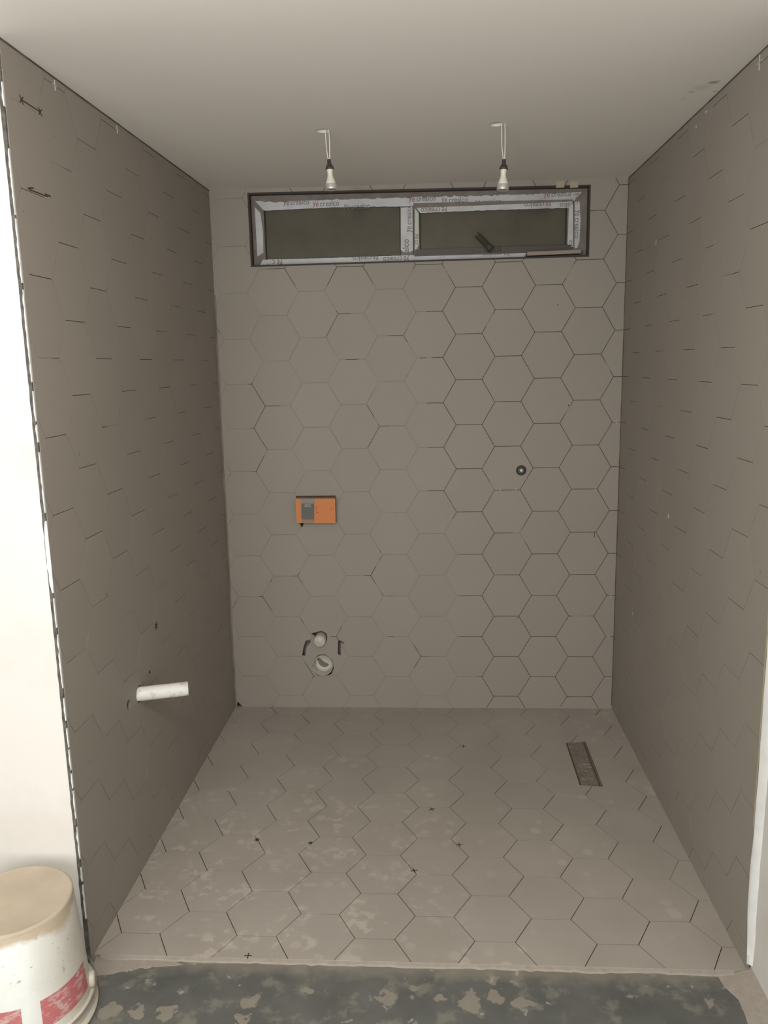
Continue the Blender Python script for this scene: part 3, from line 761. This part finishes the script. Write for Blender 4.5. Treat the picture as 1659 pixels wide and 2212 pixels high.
# ------------------------------------------------------------------ flush plate box
YB = -.05
fp = empty('flush_plate_box', (-0.95, 0, .99)); FP = Vector((-0.95, 0, .99))
tag(fp, 'orange plastic cistern guard box standing proud of the back wall with grey sticker', 'box')
def fobj(name, bm, m, parent=fp):
    norm(bm); o = obj(name, bm, m, parent)
    if parent is fp: o.location = -FP
    return o
bm = bmesh.new(); front = [onY(u, v, YB) for u, v in ((641, 1130), (725, 1130), (724, 1077), (638, 1077))]
bv = [bm.verts.new((x, YB, z)) for x, z in front]; kv = [bm.verts.new(p) for p in ((-1.046, .08, .992), (-.852, .08, .992), (-.852, .08, 1.123), (-1.046, .08, 1.123))]
bm.faces.new(bv).material_index = 0
for i in range(4):
    f = bm.faces.new((bv[i], bv[(i + 1) % 4], kv[(i + 1) % 4], kv[i])); f.material_index = 1 if i in (1, 2) else 0  # right and top sides in a duller, browner orange
norm(bm); shell = obj('guard_shell', bm, [M['orange'], M['orange_dull']], fp); shell.location = -FP
def lab(name, px, m, dy, parent=shell):
    bm = bmesh.new(); prism(bm, Q(YB - dy, *px), fy(YB - dy), 0, dy); norm(bm); return obj(name, bm, M[m], parent)
lab('sticker', [(649, 1077), (679, 1077), (679, 1130), (651, 1130)], 'sticker_tan', .0006)
lab('sticker', [(649, 1077), (679, 1077), (679, 1088), (650, 1088)], 'sticker_clear', .0010)
lab('sticker', [(673, 1077), (679.5, 1077), (679.5, 1087), (673, 1087)], 'sticker_blue', .0013)
lab('sticker', [(651, 1088), (679, 1088), (678.5, 1122), (652, 1122)], 'sticker_dark', .0011)
me = text_mesh('OCI', 0, 0, 0); bm = bmesh.new(); bm.from_mesh(me); bpy.data.meshes.remove(me)
x0 = min(v.co.x for v in bm.verts); x1 = max(v.co.x for v in bm.verts); c0 = onY(664.5, 1092, YB); sc = 13 * 3.93 / FPX / (x1 - x0)
for v in bm.verts: v.co = Vector((c0[0] + (v.co.x - (x0 + x1) / 2) * sc, YB - .0016, c0[1] + (v.co.y - .35) * sc * 1.0))
obj('lettering', bm, M['sticker_white'], shell)
MO = mat('orange_mark', (0.42, 0.12, 0.03), .6)
for (u, v, r) in ((684, 1096, 2.4), (685, 1107, 2.6), (683.5, 1101, 1.6), (716, 1099, 1.5)):
    c0 = onY(u, v, YB); bm = bmesh.new(); dot(bm, lambda a, b, d: (a, YB + d, b), c0[0], c0[1], r * .0022, -.0007, 9); norm(bm); obj('moulded_mark', bm, MO, shell)


# ------------------------------------------------------------------ toilet pipes, shower outlet
def pipe_in_wall(name, label, cx, cz, r, proud, plug_depth, long=.068, cap=False):
    e = empty(name, (cx, 0, cz)); tag(e, label, 'pipe')
    bm = bmesh.new(); th = .0035
    lathe(bm, [(r, -long), (r, proud - .002), (r - .001, proud), (r - th + .001, proud), (r - th, proud - .002), (r - th, -long)], AX['y-'], 40)
    norm(bm); obj('pipe_wall', bm, M['pvc_dull'], e, True)
    bm = bmesh.new(); z0 = proud - plug_depth
    lathe(bm, [(r - th + .0005, z0 - .01), (r - th - .001, z0 + .003), (r - .0085, z0 + .003), (r - .010, z0 - .004), (0, z0 - .004)], AX['y-'], 40)
    if cap:
        bm.free(); bm = bmesh.new(); lathe(bm, [(r - .002, proud - .006), (r - .0025, proud + .001), (r - .006, proud + .002), (0, proud + .0025)], AX['y-'], 40)
        norm(bm); pg = obj('cap', bm, M['pvc_dull'], e, True); bm = bmesh.new()
        lathe(bm, [(.0175, proud), (.0175, proud + .005), (.0155, proud + .006), (.0145, proud + .002), (0, proud + .0025)], Matrix.Translation((.003, 0, .0085)) @ AX['y-'], 32)
    norm(bm); pg = obj('plug', bm, M['pvc_white_in'], e, False)
    return e, z0
soil, z0 = pipe_in_wall('soil_pipe', 'wide round off-white waste pipe in the back wall, lower of the two toilet pipes', SOIL[0], SOIL[1], .053, .008, .058)
bm = bmesh.new()
pl = [(-.036, .018), (-.030, .022), (-.018, .014), (-.006, .004), (.008, -.006), (.020, -.010), (.024, -.020), (.012, -.029), (-.004, -.030), (-.018, -.024), (-.029, -.010)]
prism(bm, pl[::-1], lambda u, v, d: (u, -(z0 - .004) - .0012 + d, v), 0, .001); norm(bm); obj('dirt_patch', bm, mat('brown_dirt', (0.19, 0.165, 0.13), .9), soil)
pipe_in_wall('flush_pipe', 'narrow off-white flush pipe stub above the wide waste pipe in the back wall', STUB[0], STUB[1] + .003, .0295, .034, .004, cap=True)
so_ = empty('shower_outlet', (VALVE[0], 0, VALVE[1])); tag(so_, 'round black pipe outlet with metal centre in the right half of the back wall', 'pipe outlet')
bm = bmesh.new(); lathe(bm, [(.0255, -.03), (.0255, .001), (.0235, .003), (.019, .003), (.0175, -.012), (.0175, -.03)], AX['y-'], 32); norm(bm); obj('collar', bm, M['black_plastic'], so_, True)
bm = bmesh.new(); lathe(bm, [(.0175, -.028), (.0165, -.006), (.0120, -.004), (.0110, -.016), (0, -.016)], AX['y-'], 32); norm(bm); obj('seal', bm, mat('grey_green_seal', (0.13, 0.14, 0.12), .5), so_, True)
bm = bmesh.new(); lathe(bm, [(.0085, -.016), (.0085, -.002), (.0055, -.001), (.0045, -.007), (0, -.007)], AX['y-'], 24); norm(bm); obj('metal_socket', bm, M['steel'], so_, True)

# ------------------------------------------------------------------ PVC pipe out of the left wall
wp = empty('basin_waste_pipe', (XL, PIPE[0], PIPE[1])); tag(wp, 'white plastic pipe sticking straight out of the left tiled wall', 'pipe')
bm = bmesh.new(); MX = AX['x+']
lathe(bm, [(.0255, -.05), (.0255, .168), (.0245, .1695), (.0228, .1695), (.0225, .168), (.0225, -.05)], MX, 40); norm(bm)
o = obj('pipe_body', bm, M['pvc'], wp, True); o.rotation_euler = (0, .012, 0.33)

# ------------------------------------------------------------------ hanging lamps
def lamp(x, y, hx, label, tilt, wl):
    zc_ = ceil_z(x, y); e = empty('hanging_bulb', (x, y, zc_)); tag(e, label, 'light bulb', 'bare bulbs hanging from the ceiling')
    zt = -.100 - wl
    for k, (ox, bend) in enumerate(((-.0035, -.006), (.0035, .001))):
        bm = bmesh.new(); pts = []
        for i in range(15):
            t_ = i / 14; pts.append((ox * (1 - t_ * .4) + bend * math.sin(math.pi * t_) + (hx * (1 - t_) ** 3 * .8), .002 * k, .035 * (1 - t_) + (zt - .004) * t_))
        pts.insert(0, (hx * 1.6, .004, .055)); tube(bm, pts, .0017, 8); norm(bm); obj('wire', bm, M['wire'], e, True)
    T = Matrix.Translation((0, 0, zt)) @ Matrix.Rotation(tilt, 4, 'Y') @ Matrix.Diagonal((.86, .86, 1.16, 1))
    bm = bmesh.new(); lathe(bm, [(0, .001), (.0070, .001), (.0078, -.002), (.0080, -.012), (.0105, -.014), (.0155, -.020), (.0178, -.028), (.0165, -.029), (.010, -.024), (0, -.022)], T, 28); norm(bm); obj('lamp_holder', bm, M['black_plastic'], e, True)
    bm = bmesh.new(); lathe(bm, [(0, -.020), (.0150, -.026), (.0145, -.030), (.0118, -.033), (.0112, -.044), (.0125, -.050), (.0165, -.058), (.0205, -.066), (.0215, -.070), (.020, -.071)], T, 32); norm(bm); obj('bulb_body', bm, M['bulb_white'], e, True)
    bm = bmesh.new(); lathe(bm, [(.0214, -.0695), (.0225, -.072), (.0242, -.079), (.0250, -.084), (.0245, -.087), (.0225, -.087), (.018, -.078)], T, 36); norm(bm); obj('reflector_rim', bm, M['chrome'], e, True)
    bm = bmesh.new(); lathe(bm, [(.0226, -.0855), (.012, -.0862), (0, -.0865)], T, 32); norm(bm); obj('front_glass', bm, M['bulb_glass'], e, True)
lamp(-0.7195, -0.907, -.004, 'bare spotlight bulb hanging on white wires over the fixed left pane, squarely upright', -.05, -.002)
lamp(-0.103, -0.907, -.004, 'bare spotlight bulb hanging on white wires over the opening right pane with the handle', .04, .018)

# ------------------------------------------------------------------ upturned bucket
BX, BY = -1.508, -2.03
bk = empty('paint_bucket', (BX, BY, -.009)); tag(bk, 'upturned white plastic bucket with red band and dusty tan top beside the left wall end', 'bucket')
HB = .366
def brad(z): return .1775 - (.1775 - .150) * z / HB
bm = bmesh.new(); lathe(bm, [(brad(0), 0), (brad(.06), .06), (brad(.15), .15), (brad(.25), .25), (brad(HB - .012), HB - .012), (brad(HB) - .0015, HB - .003)], Matrix(), 72); norm(bm)
obj('bucket_body', bm, M['bucket'], bk, True)
bm = bmesh.new(); lathe(bm, [(brad(HB) + .0005, HB - .010), (brad(HB) + .0005, HB - .002), (brad(HB) - .003, HB + .0015), (brad(HB) - .008, HB + .0005), (brad(HB) - .02, HB - .002), (.06, HB - .001), (0, HB)], Matrix(), 72); norm(bm)
obj('bucket_base', bm, M['dust'], bk, True)
bm = bmesh.new()
for zz in (.012, .050):
    lathe(bm, [(brad(zz) - .001, zz - .006), (brad(zz) + .011, zz - .005), (brad(zz) + .012, zz + .003), (brad(zz) - .001, zz + .005)], Matrix(), 72)
norm(bm); obj('rim_flange', bm, M['bucket'], bk, True)
def band(a0, a1, z0, z1, m, name):
    bm = bmesh.new(); prev = None; N = 28
    for i in range(N + 1):
        a_ = math.radians(a0 + (a1 - a0) * i / N); r0, r1 = brad(z0) + .0008, brad(z1) + .0008
        r_ = [bm.verts.new((r0 * math.cos(a_), r0 * math.sin(a_), z0)), bm.verts.new((r1 * math.cos(a_), r1 * math.sin(a_), z1))]
        if prev: bm.faces.new((prev[0], r_[0], r_[1], prev[1]))
        prev = r_
    norm(bm); return obj(name, bm, M[m], bk, True)
band(-47, 8, .082, .163, 'red_worn', 'red_band'); band(-110, -63, .082, .163, 'red_worn', 'red_band')
bm = bmesh.new(); pts = []
for i in range(25):
    a_ = math.radians(-100 + 150 * i / 24); r_ = brad(.07) + .014; pts.append((r_ * math.cos(a_), r_ * math.sin(a_), .075 - .02 * math.sin(math.pi * i / 24)))
tube(bm, pts, .0022, 8); norm(bm); obj('wire_handle', bm, M['steel'], bk, True)
bm = bmesh.new(); T = Matrix.Translation((brad(.07) * math.cos(math.radians(20)), brad(.07) * math.sin(math.radians(20)), .075)) @ Matrix.Rotation(math.radians(20), 4, 'Z') @ AX['x+']
lathe(bm, [(.022, -.004), (.022, .008), (.018, .012), (.009, .013), (0, .013)], T, 24); norm(bm); obj('handle_boss', bm, M['bucket'], bk, True)

# ------------------------------------------------------------------ marker crosses, spacers, splashes
def stroke(bm, fn, p, q, w_=.003, d=-.0007):
    dx, dz = q[0] - p[0], q[1] - p[1]; L = math.hypot(dx, dz); nx, nz = -dz / L * w_ / 2, dx / L * w_ / 2
    prism(bm, [(p[0] + nx, p[1] + nz), (p[0] - nx, p[1] - nz), (q[0] - nx, q[1] - nz), (q[0] + nx, q[1] + nz)], fn, d, 0.0)
def cross(parent, fn, u, v, s_=.011, w_=.003, rot=.4, arms=2, d=-.0007):
    bm = bmesh.new()
    for k in range(arms):
        a_ = rot + k * math.pi / arms; stroke(bm, fn, (u - s_ * math.cos(a_), v - s_ * math.sin(a_)), (u + s_ * math.cos(a_), v + s_ * math.sin(a_)), w_, d)
    norm(bm); return obj('marker_cross', bm, M['marker'], parent)
for (u, v, s_, rot, arms) in ((-1.043, -1.189, .011, .5, 3), (-.836, -1.204, .009, .2, 3), (-.381, -.962, .014, .6, 2), (-.279, -1.200, .012, .2, 2), (-.443, -1.359, .013, .3, 2), (-.235, -.422, .014, .05, 2)):
    cross(floor, f_floor, u, v, s_, .0034, rot, arms)
cross(floor, f_floor, -.939, -1.788, .0115, .0032, .05, 2)
for (u, v) in ((-1.735, 2.455), (-1.636, 2.454)):
    cross(wall_left, (lambda a, b, d: (left_x(a, b) - d, a, b)), u, v, .013, .0034, .75, 2)
fl = lambda a, b, d: (left_x(a, b) - d, a, b)
bm = bmesh.new(); stroke(bm, fl, (-1.735, 2.455), (-1.636, 2.454), .003); norm(bm); obj('marker_line', bm, M['marker'], wall_left)
bm = bmesh.new(); stroke(bm, fl, (-1.742, 2.234), (-1.636, 2.236), .003); norm(bm); obj('marker_line', bm, M['marker'], wall_left)
bm = bmesh.new(); stroke(bm, fl, (-1.746, 2.236), (-1.715, 2.243), .004); norm(bm); obj('marker_line', bm, M['marker'], wall_left)
bm = bmesh.new(); stroke(bm, fl, (-1.652, 2.240), (-1.620, 2.240), .004); norm(bm); obj('marker_line', bm, M['marker'], wall_left)
cross(wall_left, fl, -1.071, .808, .016, .004, .2, 3)
bm = bmesh.new(); dot(bm, fl, -1.172, .664, .007); dot(bm, fl, -1.19, .655, .003); norm(bm); obj('dirt_spot', bm, M['marker'], wall_left)
bm = bmesh.new()
stroke(bm, f_back, (.427, .932), (.429, .902), .003); norm(bm); obj('marker_line', bm, M['marker'], wall_back)
fr = lambda a, b, d: f_right(a, b, d)
bm = bmesh.new()
for (u, v, r, sy) in ((-.50, 2.22, .006, 1.6), (-.83, 1.165, .007, 1.5), (-.35, .62, .008, .7), (-1.05, 2.548, .012, .5), (-.95, 2.53, .009, .6)):
    dot(bm, f_right, u, v, r, -.0012, 8, sy)
norm(bm); obj('plaster_splash', bm, M['spacer'], wall_right)
def spacer(fn, u, v, label, s_=.010):
    bm = bmesh.new(); stroke(bm, fn, (u - s_, v), (u + s_, v), .0026, -.0022); stroke(bm, fn, (u, v - s_), (u, v + s_), .0026, -.0022); norm(bm)
    tag(obj('tile_spacer', bm, M['spacer']), label, 'tile spacer', 'white cross tile spacers')
spacer(fl, -1.533, 2.553, 'white plastic cross spacer on the left wall under the ceiling, nearest the front edge', .014)
spacer(fl, -1.092, 2.556, 'white plastic cross spacer on the left wall under the ceiling, further back', .013)
spacer(f_right, -1.482, 2.548, 'white plastic cross spacer high on the right wall under the ceiling', .020)
spacer(f_back, .516, 1.468, 'white cross spacer by the right edge of the back wall, above outlet height', .010)
spacer(f_back, .518, .601, 'white cross spacer by the right edge of the back wall, middle height', .010)
spacer(f_back, .511, .388, 'white cross spacer by the right edge of the back wall, lowest one', .008)
for u, lb in ((-.034, 'left'), (.041, 'right')):
    bm = bmesh.new(); stroke(bm, f_back, (u, 1.137), (u, 1.153), .0026, -.002); norm(bm)
    tag(obj('tile_spacer', bm, M['spacer']), 'white spacer tip in the joint just below the round black outlet, %s one' % lb, 'tile spacer', 'white cross tile spacers')
bm = bmesh.new(); stroke(bm, f_back, (.426, 1.133), (.426, 1.150), .0026, -.002); norm(bm)
tag(obj('tile_spacer', bm, M['spacer']), 'white spacer tip in a joint of the back wall, right of the round black outlet', 'tile spacer', 'white cross tile spacers')
